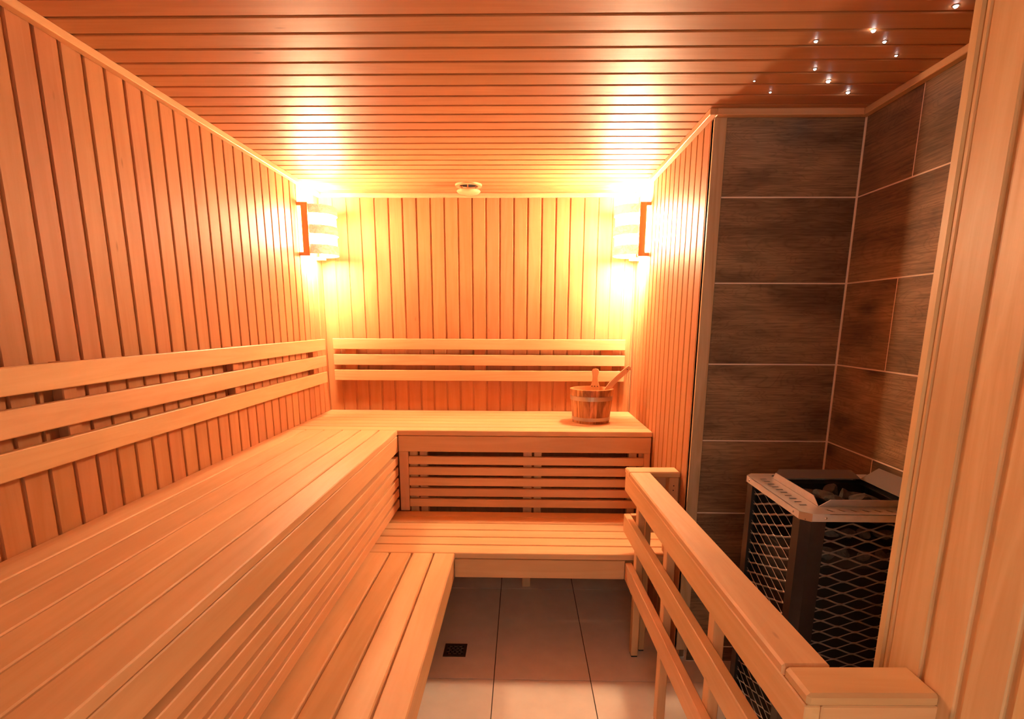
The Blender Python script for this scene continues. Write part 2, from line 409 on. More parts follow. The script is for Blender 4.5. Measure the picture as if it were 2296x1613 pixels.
# lower bench across the back
lc = thing('lower_bench', 'lower bench of crosswise slats below the slatted front at the back', 'bench', (0.0, 2.6, 0), 'lower benches')
edges = [YLF, 2.4210, 2.5160, 2.6095, 2.7030, 2.7965, YUF - 0.001]
for i in range(6):
    box('slat', (XUF - 0.028, XR - 0.004), (edges[i] + (0 if i == 0 else 0.0042), edges[i + 1] - 0.0042), (ZL - 0.0265, ZL), M['seat_x'], lc, bevel=0.003)
box('fascia', (XLF - 0.003, 0.4600), (YLF + 0.001, YLF + 0.028), (0.3325, 0.4195), M['wood_x'], lc)
box('bearer', (-0.60, 0.66), (2.78, 2.82), (0.355, 0.4218), M['wood_x'], lc)
box('bearer', (-0.60, 0.66), (2.36, 2.40), (0.355, 0.4218), M['wood_x'], lc)
for x in (-0.62, 0.60):
    box('leg', (x, x + 0.043), (2.83, 2.872), (0, 0.4218), M['wood_z'], lc)

# backrests
def bk_label(s): return 'three-slat wooden backrest mounted on the ' + s
sl = ((1.275, 1.340), (1.1785, 1.2435), (1.083, 1.148))
b1 = thing('backrest', 'long three-slat wooden backrest running along the left wall', 'backrest', (XL, 1.7, 1.08), 'backrests')
for z0, z1 in sl: box('slat', (XL + 0.030, XL + 0.052), (YN, 3.388), (z0, z1), M['wood_y'], b1)
for y in (-0.05, 0.55, 1.462, 2.345, 3.255): box('mounting_block', (XL, XL + 0.030), (y - 0.024, y + 0.024), (1.083, 1.340), M['panel_z'], b1)  # blocks take the darker panel wood to imitate the shade between the slats
b2 = thing('backrest', 'three-slat wooden backrest on the back wall behind the bucket', 'backrest', (-0.27, YB, 1.08), 'backrests')
for z0, z1 in sl: box('slat', (-1.168, 0.6330), (YB - 0.052, YB - 0.030), (z0, z1), M['wood_x'], b2)
for x in (-1.065, -0.262, 0.525): box('mounting_block', (x - 0.035, x + 0.035), (YB - 0.030, YB), (1.083, 1.340), M['panel_z'], b2)  # darker wood again standing in for shade behind the slats

# ------------------------------------------------------------------ railing round the heater (own slightly turned frame)
rl = thing('railing', 'wooden slatted guard railing with flat cap boards around the black heater', 'railing', (0.457, 2.378, 0), local=True)
rl.rotation_euler = (0, 0, 0.0231)
LN = 1.427                                           # length of the long side
ZR0, ZR1 = 0.7995, 0.8245
box('cap_board', (0.0, 0.0895), (-LN, -0.0565), (ZR0, ZR1), M['wood_y'], rl, bevel=0.005)
box('cap_board', (0.0, 0.2180), (-0.0555, 0.0300), (ZR0, ZR1), M['wood_x'], rl, bevel=0.005)
box('cap_board', (0.002, 0.2300), (-LN - 0.0870, -LN - 0.0015), (ZR0, ZR1), M['wood_x'], rl, bevel=0.006)
box('fascia', (0.002, 0.030), (-LN - 0.0820, 0.0260), (0.7195, 0.7990), M['wood_y'], rl)
box('fascia', (0.0305, 0.2320), (-LN - 0.0830, -LN - 0.0560), (0.7195, 0.7990), M['wood_x'], rl)
box('fascia', (0.031, 0.2160), (-0.002, 0.0255), (0.7195, 0.7990), M['wood_x'], rl)
box('rail', (0.002, 0.030), (-LN - 0.08, 0.0200), (0.5325, 0.6135), M['wood_y'], rl)
box('rail', (0.002, 0.030), (-LN - 0.08, -0.0560), (0.3345, 0.4150), M['wood_y'], rl)
box('rail', (0.031, 0.2160), (-0.002, 0.0255), (0.5325, 0.6135), M['wood_x'], rl)
for y in (-0.0860, -0.5180, -0.9720):
    p = box('post', (0.0310, 0.0610), (y - 0.0430, y), (0.006, 0.7990), M['wood_z'], rl)
    box('foot_pad', (0.033, 0.059), (y - 0.041, y - 0.002), (0, 0.006), M['rubber'], p, bevel=0)
p = box('post', (0.0310, 0.0610), (-LN - 0.054, -LN - 0.011), (0.0, 0.7990), M['wood_z'], rl)
p = box('post', (0.0740, 0.1000), (-0.0820, -0.0600), (0.006, 0.7990), M['wood_z'], rl)
box('foot_pad', (0.076, 0.098), (-0.080, -0.062), (0, 0.006), M['rubber'], p, bevel=0)
p = box('post', (0.1720, 0.2130), (-0.0560, -0.0030), (0.4500, 0.7990), M['wood_z'], rl)
def screw_dots(post, pts):
    for x, y, z in pts:
        bm = bmesh.new(); bmesh.ops.create_cone(bm, cap_ends=True, segments=10, radius1=0.0026, radius2=0.0026, depth=0.002, matrix=Matrix.Rotation(math.pi / 2, 4, 'X'))
        o = from_bm('screw', bm, M['hole'], post, WOFF[post])
        o.location = Vector((x, y, z)) - WOFF[post]
screw_dots(p, [(0.192, -0.0565, 0.765), (0.191, -0.0565, 0.745)])

# ------------------------------------------------------------------ heater
HX0, HX1, HY0, HY1, HZ = 0.7355, 1.1520, 1.4130, 1.8146, 0.9600
heater = thing('sauna_heater', 'black electric sauna heater with expanded metal sides and steel top', 'heater', ((HX0 + HX1) / 2, (HY0 + HY1) / 2, 0))
CH = 0.024
hx, hy = (HX1 - HX0) / 2, (HY1 - HY0) / 2
HC = Vector(((HX0 + HX1) / 2, (HY0 + HY1) / 2, 0))
CW = 0.062
def column(sx, sy):
    # folded corner post: flat to one side, chamfer, flat to the other side
    pts = [(hx - 0.004, hy - CW), (hx - 0.004, hy - CH), (hx - CH, hy - 0.004), (hx - CW, hy - 0.004),
           (hx - CW, hy - 0.016), (hx - CH - 0.004, hy - 0.016), (hx - 0.016, hy - CH - 0.004), (hx - 0.016, hy - CW)]
    bm = bmesh.new(); rows_ = []
    for z in (0.03, HZ - 0.012): rows_.append([bm.verts.new((sx * x, sy * y, z)) for x, y in pts])
    n = len(pts)
    for i in range(n): bm.faces.new((rows_[0][i], rows_[0][(i + 1) % n], rows_[1][(i + 1) % n], rows_[1][i]))
    bm.faces.new(rows_[0]); bm.faces.new(rows_[1])
    from_bm('corner_post', bm, M['black'], heater, HC)
for sx in (-1, 1):
    for sy in (-1, 1):
        column(sx, sy)
        box('foot', (HC.x + sx * (hx - 0.04) - 0.015, HC.x + sx * (hx - 0.04) + 0.015), (HC.y + sy * (hy - 0.04) - 0.015, HC.y + sy * (hy - 0.04) + 0.015), (0, 0.03), M['black'], heater)
box('base_plate', (HX0 + 0.010, HX1 - 0.010), (HY0 + 0.010, HY1 - 0.010), (0.030, 0.045), M['black'], heater)
box('inner_casing', (HX0 + 0.045, HX1 - 0.045), (HY0 + 0.045, HY1 - 0.045), (0.045, 0.790), M['inside'], heater)

box('light_blocker', (HX1 - 0.034, HX1 - 0.031), (HY0 + 0.04, HY1 - 0.04), (0.045, HZ - 0.022), M['inside'], heater, bevel=0)  # added dark sheets behind the hidden mesh sides, blocking light that would glint there
box('light_blocker', (HX0 + 0.04, HX1 - 0.04), (HY1 - 0.034, HY1 - 0.031), (0.045, HZ - 0.022), M['inside'], heater, bevel=0)

def strand_panel(width, z0, z1):
    """expanded metal in the local xz plane, normal -y: tilted ribbons that meet at the nodes"""
    bm = bmesh.new(); s = 0.0165; WV = 0.098; n = int((z1 - z0) / s)
    tw, th_ = 0.0062, 0.0012
    seg = 30
    for k in range(n):
        zc = z0 + (k + 0.5) * s
        sign = 1 if k % 2 == 0 else -1
        prev = None
        for i in range(seg + 1):
            x = -width / 2 + width * i / seg
            ph = 2 * math.pi * x / WV
            tri = (2 / math.pi) * math.asin(max(-1, min(1, 0.93 * math.sin(ph)))) / 0.76
            tri = max(-1, min(1, tri))
            z = zc + sign * s * 0.5 * tri
            wv = Vector((0, -0.55, 0.83)) * (tw / 2)          # ribbon leans out of the sheet
            tv = Vector((0, 0.83, 0.55)) * (th_ / 2)
            c = Vector((x, 0, z))
            ring = [bm.verts.new(c + wv + tv), bm.verts.new(c + wv - tv), bm.verts.new(c - wv - tv), bm.verts.new(c - wv + tv)]
            if prev:
                for q in range(4): bm.faces.new((prev[q], prev[(q + 1) % 4], ring[(q + 1) % 4], ring[q]))
            prev = ring
    return bm
pw = 2 * hy - 2 * CW + 0.01
for ang, dist, wd in ((0, hy, 2 * hx - 2 * CW + 0.01), (-math.pi / 2, hx, pw), (math.pi / 2, hx, pw), (math.pi, hy, 2 * hx - 2 * CW + 0.01)):
    o = from_bm('mesh_panel', strand_panel(wd, 0.055, HZ - 0.03), M['mesh_steel'], heater, HC)
    R = Matrix.Rotation(ang, 4, 'Z')
    o.rotation_euler = (0, 0, ang)
    o.location = R @ Vector((0, -(dist - 0.014), 0))

# steel top: lip, slotted plate, upturned flaps round the opening
def top_plate():
    bm = bmesh.new()
    ox0, ox1, oy0, oy1 = -hx + 0.068, hx - 0.068, -hy + 0.062, hy - 0.052       # opening
    zt = HZ
    V = lambda x, y, z=zt: bm.verts.new((x, y, z))
    def cell(q, hole):
        a = [V(*p) for p in q]
        if hole is None: bm.faces.new(a); return
        h = [V(*p) for p in hole]
        for i in range(4): bm.faces.new((a[i], a[(i + 1) % 4], h[(i + 1) % 4], h[i]))
    def strip(p0, d, n, inner, depth, sl, lean, inset):
        # n slot cells along d (unit) from p0, cells reach 'depth' towards inner
        pass
    # corner octagon pieces
    c = CH
    for sx in (-1, 1):
        for sy in (-1, 1):
            xi = ox0 if sx < 0 else ox1; yi = oy0 if sy < 0 else oy1
            pts = [(xi, yi), (sx * hx, yi), (sx * hx, sy * (hy - c)), (sx * (hx - c), sy * hy), (xi, sy * hy)]
            bm.faces.new([V(*p) for p in pts])
    def side_y(xa, xb, n):           # strips left and right, slots lie across
        st = (oy1 - oy0) / n
        for i in range(n):
            y0 = oy0 + i * st; y1 = y0 + st; m = (y0 + y1) / 2
            hx0, hx1 = xa + (xb - xa) * 0.36, xa + (xb - xa) * 0.66
            cell([(xa, y0), (xb, y0), (xb, y1), (xa, y1)], [(hx0, m - 0.0045), (hx1, m - 0.0045), (hx1, m + 0.0045), (hx0, m + 0.0045)])
    def side_x(ya, yb, n):           # strips front and back, slots slanted
        st = (ox1 - ox0) / n
        for i in range(n):
            x0 = ox0 + i * st; x1 = x0 + st; m = (x0 + x1) / 2
            h0, h1 = ya + (yb - ya) * 0.34, ya + (yb - ya) * 0.66
            cell([(x0, ya), (x1, ya), (x1, yb), (x0, yb)], [(m + 0.0005, h0), (m + 0.0105, h0), (m - 0.0005, h1), (m - 0.0105, h1)])
    side_y(-hx, ox0, 10); side_y(hx, ox1, 10)
    side_x(-hy, oy0, 9); side_x(hy, oy1, 9)
    bmesh.ops.remove_doubles(bm, verts=bm.verts, dist=1e-5)
    # lip
    oc = [(-hx, -hy + c), (-hx, hy - c), (-hx + c, hy), (hx - c, hy), (hx, hy - c), (hx, -hy + c), (hx - c, -hy), (-hx + c, -hy)]
    for i in range(8):
        a, b_ = oc[i], oc[(i + 1) % 8]
        bm.faces.new((V(*a), V(*b_), V(b_[0], b_[1], zt - 0.021), V(a[0], a[1], zt - 0.021)))
    bmesh.ops.remove_doubles(bm, verts=bm.verts, dist=1e-5)
    return bm, (ox0, ox1, oy0, oy1)
bm, (ox0, ox1, oy0, oy1) = top_plate()
plate = from_bm('top_frame', bm, M['steel'], heater, HC)
sm = plate.modifiers.new('thickness', 'SOLIDIFY'); sm.thickness = 0.0018; sm.offset = -1
# seat of the slots: dark tray under the plate
bm = bmesh.new()
for (a0, a1, b0, b1_) in ((-hx + 0.01, ox0, -hy + 0.01, hy - 0.01), (ox1, hx - 0.01, -hy + 0.01, hy - 0.01), (ox0, ox1, -hy + 0.01, oy0), (ox0, ox1, oy1, hy - 0.01)):
    box_bm(bm, a1 - a0, b1_ - b0, 0.002, ((a0 + a1) / 2, (b0 + b1_) / 2, HZ - 0.018))
from_bm('under_tray', bm, M['inside'], heater, HC)
# chamfer clips, screws
for sx, sy in ((-1, -1), (-1, 1), (1, 1), (1, -1)):
    bm = bmesh.new()
    n_ = Vector((sx, sy, 0)).normalized(); t_ = Vector((-sy, sx, 0)).normalized()
    cc = Vector((sx * (hx - CH / 2), sy * (hy - CH / 2), HZ - 0.0105)) + n_ * 0.0006
    hl = CH * 0.7071
    vs = [bm.verts.new(cc + t_ * a * hl + Vector((0, 0, b_ * 0.0108)) + n_ * d) for d in (0, 0.0012) for a, b_ in ((-1, -1), (1, -1), (1, 1), (-1, 1))]
    for f in ((0, 1, 2, 3), (4, 5, 6, 7), (0, 1, 5, 4), (1, 2, 6, 5), (2, 3, 7, 6), (3, 0, 4, 7)): bm.faces.new([vs[i] for i in f])
    from_bm('corner_clip', bm, M['screw'], plate, HC)
def screw(x, y, z, rot, parent):
    bm = bmesh.new(); bmesh.ops.create_uvsphere(bm, u_segments=10, v_segments=6, radius=0.0038)
    for v in bm.verts: v.co.y *= 0.5
    bmesh.ops.rotate(bm, verts=bm.verts, matrix=Matrix.Rotation(rot, 3, 'Z'))
    from_bm('screw', bm, M['screw'], parent, (x, y, z), smooth=True)
for dx in (-hx + 0.058, hx - 0.058): screw(HC.x + dx, HY0 - 0.0008, HZ - 0.011, 0, plate)
for dy in (-hy + 0.055, hy - 0.045): screw(HX0 - 0.0008, HC.y + dy, HZ - 0.011, math.pi / 2, plate)
# flaps: sheet strips hinged on the edges of the opening, leaning outwards
def flap(a, b_, out, length, lean, cut=0.024, mat=M['steel_dark']):
    a, b_, out = Vector((*a, HZ)), Vector((*b_, HZ)), Vector((*out, 0))
    d = (b_ - a).normalized(); up = (out * math.sin(lean) + Vector((0, 0, math.cos(lean)))) * length
    nrm = d.cross(up.normalized()) * 0.0008
    pts = [a, b_, b_ - d * cut + up, a + d * cut + up]
    bm = bmesh.new(); f0 = [bm.verts.new(p + nrm) for p in pts]; f1 = [bm.verts.new(p - nrm) for p in pts]
    bm.faces.new(f0); bm.faces.new(f1[::-1])
    for i in range(4): bm.faces.new((f0[i], f0[(i + 1) % 4], f1[(i + 1) % 4], f1[i]))
    from_bm('flap', bm, mat, heater, HC)
e = 0.002
flap((ox0 + e, oy1 - e), (ox0 + e, oy0 + e), (-1, 0), 0.024, 0.15, mat=M['steel'])
flap((ox0 + e, oy0 + e), (ox1 - e, oy0 + e), (0, -1), 0.026, 0.50, mat=M['steel'])
flap((ox1 - e, oy1 - e), (ox0 + e, oy1 - e), (0, 1), 0.030, 0.60)
flap((ox1 - e, oy0 + e), (ox1 - e, oy1 - e), (1, 0), 0.056, 0.75)

# stones
def stone_mesh(seed, r):
    rnd = random.Random(seed)
    bm = bmesh.new(); bmesh.ops.create_icosphere(bm, subdivisions=3, radius=1.0)
    planes = []
    for _ in range(9):
        n = Vector((rnd.gauss(0, 1), rnd.gauss(0, 1), rnd.gauss(0, 1))).normalized(); planes.append((n, rnd.uniform(0.44, 0.78)))
    sc = Vector((rnd.uniform(0.95, 1.35), rnd.uniform(0.75, 1.05), rnd.uniform(0.62, 0.85)))
    off = Vector((rnd.random() * 50, rnd.random() * 50, rnd.random() * 50))
    for v in bm.verts:
        p = v.co.copy()
        for n, d in planes:
            t = p.dot(n)
            if t > d: p -= n * (t - d)
        p *= 1 + 0.09 * noise.noise(p * 2.4 + off) + 0.035 * noise.noise(p * 7 + off)
        v.co = Vector((p.x * sc.x, p.y * sc.y, p.z * sc.z)) * r
    me = bpy.data.meshes.new('heater_stone'); bm.to_mesh(me); bm.free(); me.materials.append(M['stone']); return me
stones = [stone_mesh(40 + i, 0.034) for i in range(8)]
rnd = random.Random(5)
def put_stone(x, y, z, s, label, group, mesh=None):
    o = bpy.data.objects.new('heater_stone', mesh or rnd.choice(stones)); COL.objects.link(o)
    o.location = (x, y, z); o.scale = (s, s, s)
    o.rotation_euler = (rnd.uniform(-0.5, 0.5), rnd.uniform(-0.5, 0.5), rnd.uniform(0, 6.28))
    tag(o, label, 'stone', group)
ox, oy = HC.x, HC.y
for i in range(4):
    for j in range(4):
        x = ox + ox0 + 0.042 + i * (ox1 - ox0 - 0.084) / 3 + rnd.uniform(-0.005, 0.005)
        y = oy + oy0 + 0.042 + j * (oy1 - oy0 - 0.084) / 3 + rnd.uniform(-0.005, 0.005)
        c = 1 - math.hypot((i - 1.5) / 2.0, (j - 1.2) / 2.2)
        put_stone(x, y, HZ - 0.046 + 0.034 * max(0, c) + rnd.uniform(-0.004, 0.004), rnd.uniform(0.96, 1.10), 'rough grey stone in the open top of the heater', 'stones in the top of the heater')
for k in range(6):
    for m_ in range(2):
        put_stone(HX0 + 0.095 + k * 0.048, HY0 + 0.042, 0.893 - 0.060 * m_, rnd.uniform(0.58, 0.70), 'dark stone behind the metal mesh below the heater top', 'stones behind the mesh of the heater')

# ------------------------------------------------------------------ bucket and ladle
BC = Vector((0.3950, 3.190, ZU + 0.0005))
bucket = thing('water_bucket', 'small brown stave bucket with two metal hoops and an upright grip', 'bucket', BC)
NB, BH = 18, 0.1890
R0, R1 = 0.1030, 0.1225
def rad(z): return R0 + (R1 - R0) * z / BH
for k in range(NB):
    a0, a1 = 2 * math.pi * (k + 0.012) / NB, 2 * math.pi * (k + 0.988) / NB
    bm = bmesh.new(); grid = []
    for z in (0, BH):
        ring = []
        for t in (0, 0.5, 1):
            a = a0 + (a1 - a0) * t; ring.append(bm.verts.new((rad(z) * math.cos(a), rad(z) * math.sin(a), z)))
        for t in (1, 0.5, 0):
            a = a0 + (a1 - a0) * t; ring.append(bm.verts.new(((rad(z) - 0.013) * math.cos(a), (rad(z) - 0.013) * math.sin(a), z)))
        grid.append(ring)
    for i in range(6): bm.faces.new((grid[0][i], grid[0][(i + 1) % 6], grid[1][(i + 1) % 6], grid[1][i]))
    bm.faces.new(grid[0][::-1]); bm.faces.new(grid[1])
    from_bm('stave', bm, M['stave'], bucket, BC)
def hoop(z0, z1):
    bm = bmesh.new(); n = 48; rr = []
    for z, o_ in ((z0, 0.0003), (z1, 0.0003), (z1, 0.0020), (z0, 0.0020)):
        rr.append([bm.verts.new(((rad(z) + o_) * math.cos(2 * math.pi * i / n), (rad(z) + o_) * math.sin(2 * math.pi * i / n), z)) for i in range(n)])
    for q in range(4):
        for i in range(n): bm.faces.new((rr[q][i], rr[q][(i + 1) % n], rr[(q + 1) % 4][(i + 1) % n], rr[(q + 1) % 4][i]))
    from_bm('hoop', bm, M['hoop'], bucket, BC, smooth=False)
hoop(0.1285, 0.1525); hoop(0.0150, 0.0345)
bm = bmesh.new(); bmesh.ops.create_cone(bm, cap_ends=True, segments=36, radius1=R0 - 0.0125, radius2=R0 - 0.012, depth=0.012, matrix=Matrix.Translation((0, 0, 0.020)))
from_bm('bottom', bm, M['stave'], bucket, BC)
# pale natural inside of the staves
bm = bmesh.new(); n = 48; rr = []
for z, o_ in ((0.026, -0.0132), (BH + 0.0008, -0.0132), (BH + 0.0008, -0.0165), (0.026, -0.0165)):
    rr.append([bm.verts.new(((rad(z) + o_) * math.cos(2 * math.pi * i / n), (rad(z) + o_) * math.sin(2 * math.pi * i / n), z)) for i in range(n)])
for q in range(4):
    for i in range(n): bm.faces.new((rr[q][i], rr[q][(i + 1) % n], rr[(q + 1) % 4][(i + 1) % n], rr[(q + 1) % 4][i]))
from_bm('inner_lining', bm, M['seat_z'], bucket, BC)
# grip: a shaped board screwed inside the far rim
half = [(0.150, 0.026), (0.185, 0.0262), (0.197, 0.0235), (0.212, 0.0185), (0.232, 0.0150), (0.250, 0.0145), (0.266, 0.0180), (0.277, 0.0200), (0.285, 0.0180), (0.2905, 0.0120), (0.293, 0.0)]
prof = [(w_, z) for z, w_ in half] + [(-w_, z) for z, w_ in half[-2::-1]]
bm = bmesh.new()
f0 = [bm.verts.new((x, -0.007, z)) for x, z in prof]; f1 = [bm.verts.new((x, 0.007, z)) for x, z in prof]
bm.faces.new(f0); bm.faces.new(f1[::-1])
for i in range(len(prof)): bm.faces.new((f0[i], f0[(i + 1) % len(prof)], f1[(i + 1) % len(prof)], f1[i]))
ga = math.radians(72)
grip = from_bm('grip', bm, M['wood_z'], bucket, BC)
grip.location = (0.0300, 0.0925, 0)
grip.rotation_euler = (0, 0, -math.radians(18))
for gx in (-0.016, 0.0, 0.016):
    bm = bmesh.new(); bmesh.ops.create_uvsphere(bm, u_segments=8, v_segments=6, radius=0.0032)
    o = from_bm('screw', bm, M['hole'], grip, (0, 0, 0), smooth=True); o.location = (gx, -0.008, 0.1915)

# ladle: flat curved handle, small scoop inside the bucket, cord loop at its end
LC = Vector((0.4300, 3.180, ZU + 0.045))
ladle = thing('ladle', 'pale wooden ladle with curved handle leaning in the bucket', 'ladle', LC)
cl = [(0.448, 0.985), (0.462, 1.030), (0.482, 1.074), (0.508, 1.1105), (0.5365, 1.1405), (0.567, 1.1680), (0.5985, 1.1965), (0.603, 1.2005)]
bm = bmesh.new(); prev = None
for i, (x, z) in enumerate(cl):
    a = Vector(cl[max(0, i - 1)]); b_ = Vector(cl[min(len(cl) - 1, i + 1)]); t = (b_ - a).normalized(); n = Vector((-t.y, t.x))
    hw = 0.0155 if i < 3 else 0.0145 if i < 6 else 0.0125 if i == 6 else 0.009
    ring = []
    for s in (1, -1):
        for yy in ((-0.0065, 0.0065) if s == 1 else (0.0065, -0.0065)):
            ring.append(bm.verts.new((x + n.x * hw * s - LC.x, yy, z + n.y * hw * s - LC.z)))
    if prev:
        for q in range(4): bm.faces.new((prev[q], prev[(q + 1) % 4], ring[(q + 1) % 4], ring[q]))
    else: bm.faces.new(ring)
    prev = ring
bm.faces.new(prev[::-1])
handle = from_bm('handle', bm, M['seat_x'], ladle, LC)
bm = bmesh.new(); n = 20; rr = []
for (rr_, z) in ((0.010, 0.0), (0.030, 0.004), (0.036, 0.020), (0.037, 0.042), (0.033, 0.042), (0.031, 0.020), (0.026, 0.009), (0.004, 0.006)):
    rr.append([bm.verts.new((rr_ * math.cos(2 * math.pi * i / n), rr_ * math.sin(2 * math.pi * i / n), z)) for i in range(n)])
for q in range(len(rr) - 1):
    for i in range(n): bm.faces.new((rr[q][i], rr[q][(i + 1) % n], rr[q + 1][(i + 1) % n], rr[q + 1][i]))
bm.faces.new(rr[0][::-1]); bm.faces.new(rr[-1])
from_bm('scoop', bm, M['seat_x'], ladle, LC, smooth=True)
def tube(name, pts, r, mat, parent, center, sides=6):
    bm = bmesh.new(); prev = None
    for i, p in enumerate(pts):
        p = Vector(p); t = (Vector(pts[min(i + 1, len(pts) - 1)]) - Vector(pts[max(i - 1, 0)])).normalized()
        a = t.cross(Vector((0, 1, 0.01))).normalized(); b_ = t.cross(a)
        ring = [bm.verts.new(p - Vector(center) + a * r * math.cos(2 * math.pi * k / sides) + b_ * r * math.sin(2 * math.pi * k / sides)) for k in range(sides)]
        if prev:
            for k in range(sides): bm.faces.new((prev[k], prev[(k + 1) % sides], ring[(k + 1) % sides], ring[k]))
        prev = ring
    return from_bm(name, bm, mat, parent, center, smooth=True)
tube('hanging_cord', [(0.5870, 3.1725, 1.188), (0.5865, 3.1715, 1.184), (0.5870, 3.171, 1.170), (0.5845, 3.171, 1.155), (0.5820, 3.171, 1.140), (0.5815, 3.171, 1.128), (0.5790, 3.171, 1.120)], 0.0009, M['cord'], ladle, LC)
bm = bmesh.new(); bmesh.ops.create_cone(bm, cap_ends=True, segments=12, radius1=0.0032, radius2=0.0032, depth=0.0006, matrix=Matrix.Rotation(math.pi / 2, 4, 'X'))
o = from_bm('cord_hole', bm, M['hole'], handle, LC); o.location = Vector((0.587, 3.180 - 0.0068, 1.188)) - LC

# ------------------------------------------------------------------ wall lamps with veneer bands
def wall_lamp(side, label, power, glow_s):
    sgn = 1 if side == 'left' else -1
    xw = XL if side == 'left' else XR
    yc, hwid, z0, z1 = 3.345, 0.118, 1.800, 2.070
    base = Vector((xw, yc, z0))
    t = thing('wall_lamp', label, 'lamp', base, 'wall lamps')
    mg = glow('lamp_diffuser_' + side, LAMP_COLOR, glow_s)
    P_ = lambda off, y, z: Vector((sgn * off, y, z))
    # frame strips standing off the wall on small spacers
    for s in (-1, 1):
        y = yc + s * hwid
        ys = sorted((y - s * 0.000, y + s * 0.014))
        xs = sorted((xw + sgn * 0.022, xw + sgn * 0.058))
        st = box('frame_strip', xs, ys, (z0 - 0.004, z1 + 0.002), M['wood_z'], t, bevel=0.001)
        for za, zb in ((z0 - 0.004, z0 + 0.014), (z1 - 0.016, z1 + 0.002)):
            box('spacer', sorted((xw, xw + sgn * 0.022)), ys, (za, zb), M['wood_z'], st, bevel=0)
    def arc(off, n=18, bulge=0.128):
        pts = []
        for i in range(n + 1):
            a = math.pi * i / n
            pts.append(((0.034 + off) + bulge * math.sin(a) ** 0.8 if 0 < i < n else 0.034 + off, -(hwid - 0.002 + off * 0.2) * math.cos(a)))
        return pts
    def sheet(name, za, zb, off, thick, mat):
        bm = bmesh.new(); inn, out_ = arc(off), arc(off + thick)
        rows_ = []
        for pts, z in ((inn, za), (out_, za), (out_, zb), (inn, zb)):
            rows_.append([bm.verts.new((sgn * x, y, z - z0)) for x, y in pts])
        for q in range(4):
            for i in range(len(inn) - 1): bm.faces.new((rows_[q][i], rows_[q][i + 1], rows_[(q + 1) % 4][i + 1], rows_[(q + 1) % 4][i]))
        for i in (0, -1): bm.faces.new([rows_[q][i] for q in range(4)])
        return from_bm(name, bm, mat, t, base, smooth=False)
    for za, zb in ((1.808, 1.860), (1.913, 1.962), (2.020, 2.066)): sheet('veneer_band', za, zb, 0.008, 0.003, M['veneer_' + side])
    df = sheet('diffuser', 1.812, 2.060, 0.0, 0.002, mg)
    # glow set unevenly to balance the room: back-wall flank dimmed, camera side boosted
    df.data.materials.append(glow('lamp_diffuser_flank_' + side, LAMP_COLOR, glow_s * 0.16))
    df.data.materials.append(glow('lamp_diffuser_near_' + side, LAMP_COLOR, glow_s * 1.8))
    for p in df.data.polygons:
        if p.center.y > 0.035: p.material_index = 1
        elif p.center.y < -0.050: p.material_index = 2
    # bulb on its holder
    hold = box('bulb_holder', sorted((xw, xw + sgn * 0.030)), (yc - 0.02, yc + 0.02), (1.915, 1.955), M['steel'], t)
    ld = bpy.data.lights.new('bulb_light', 'POINT'); ld.energy = power; ld.color = LAMP_COLOR; ld.shadow_soft_size = 0.03
    lo = bpy.data.objects.new('bulb_light', ld); link(lo, t); lo.location = Vector((sgn * 0.080, 0, 0.135))
    bm = bmesh.new(); bmesh.ops.create_uvsphere(bm, u_segments=16, v_segments=10, radius=0.022)
    ob = from_bm('bulb', bm, glow('bulb_glass_' + side, LAMP_COLOR, 6.0), t, base, smooth=True); ob.location = (sgn * 0.052, 0, 0.135)
def veneer(name, glow_s):
    m = M['veneer'].copy(); m.name = name
    nt = m.node_tree; b = nt.nodes['Principled BSDF']
    # thin wood lit from behind lets some of the lamp's light through
    b.inputs['Emission Color'].default_value = (*LAMP_COLOR, 1)
    src = b.inputs['Base Color'].links[0].from_socket
    mx = nt.nodes.new('ShaderNodeMix'); mx.data_type = 'RGBA'; mx.blend_type = 'MULTIPLY'; mx.inputs[0].default_value = 1
    nt.links.new(src, mx.inputs[6]); mx.inputs[7].default_value = (1.0, 0.74, 0.52, 1)
    nt.links.new(mx.outputs[2], b.inputs['Emission Color']); b.inputs['Emission Strength'].default_value = glow_s
    return m
M['veneer_left'] = veneer('glowing_veneer_left', 0.75)
M['veneer_right'] = veneer('glowing_veneer_right', 1.9)
wall_lamp('left', 'glowing banded veneer wall lamp on the left wall in the back corner', LAMP_W_LEFT, GLOW_LEFT)
wall_lamp('right', 'brightest veneer wall lamp on the right wall above the bucket', LAMP_W_RIGHT, GLOW_RIGHT)

# ------------------------------------------------------------------ ceiling vent, sensor, star lights, floor drain
VC = Vector((-0.302, 3.335, ZC))
vent = thing('ceiling_vent', 'round wooden air vent on the ceiling near the back wall', 'vent', VC)
def lathe(name, prof, mat, parent, center, n=40, smooth=True):
    bm = bmesh.new(); rr = []
    for r_, z in prof:
        rr.append([bm.verts.new((r_ * math.cos(2 * math.pi * i / n), r_ * math.sin(2 * math.pi * i / n), z)) for i in range(n)])
    for q in range(len(rr) - 1):
        for i in range(n): bm.faces.new((rr[q][i], rr[q][(i + 1) % n], rr[q + 1][(i + 1) % n], rr[q + 1][i]))
    bm.faces.new(rr[0]); bm.faces.new(rr[-1])
    return from_bm(name, bm, mat, parent, center, smooth=smooth)
def ring(name, ri, ro, z0, z1, mat, parent, center, n=40):
    bm = bmesh.new(); rr = []
    for r_, z in ((ri, z0), (ro, z0), (ro * 0.985, z1), (ri, z1)):
        rr.append([bm.verts.new((r_ * math.cos(2 * math.pi * i / n), r_ * math.sin(2 * math.pi * i / n), z)) for i in range(n)])
    for q in range(4):
        for i in range(n): bm.faces.new((rr[q][i], rr[q][(i + 1) % n], rr[(q + 1) % 4][(i + 1) % n], rr[(q + 1) % 4][i]))
    return from_bm(name, bm, mat, parent, center, smooth=False)
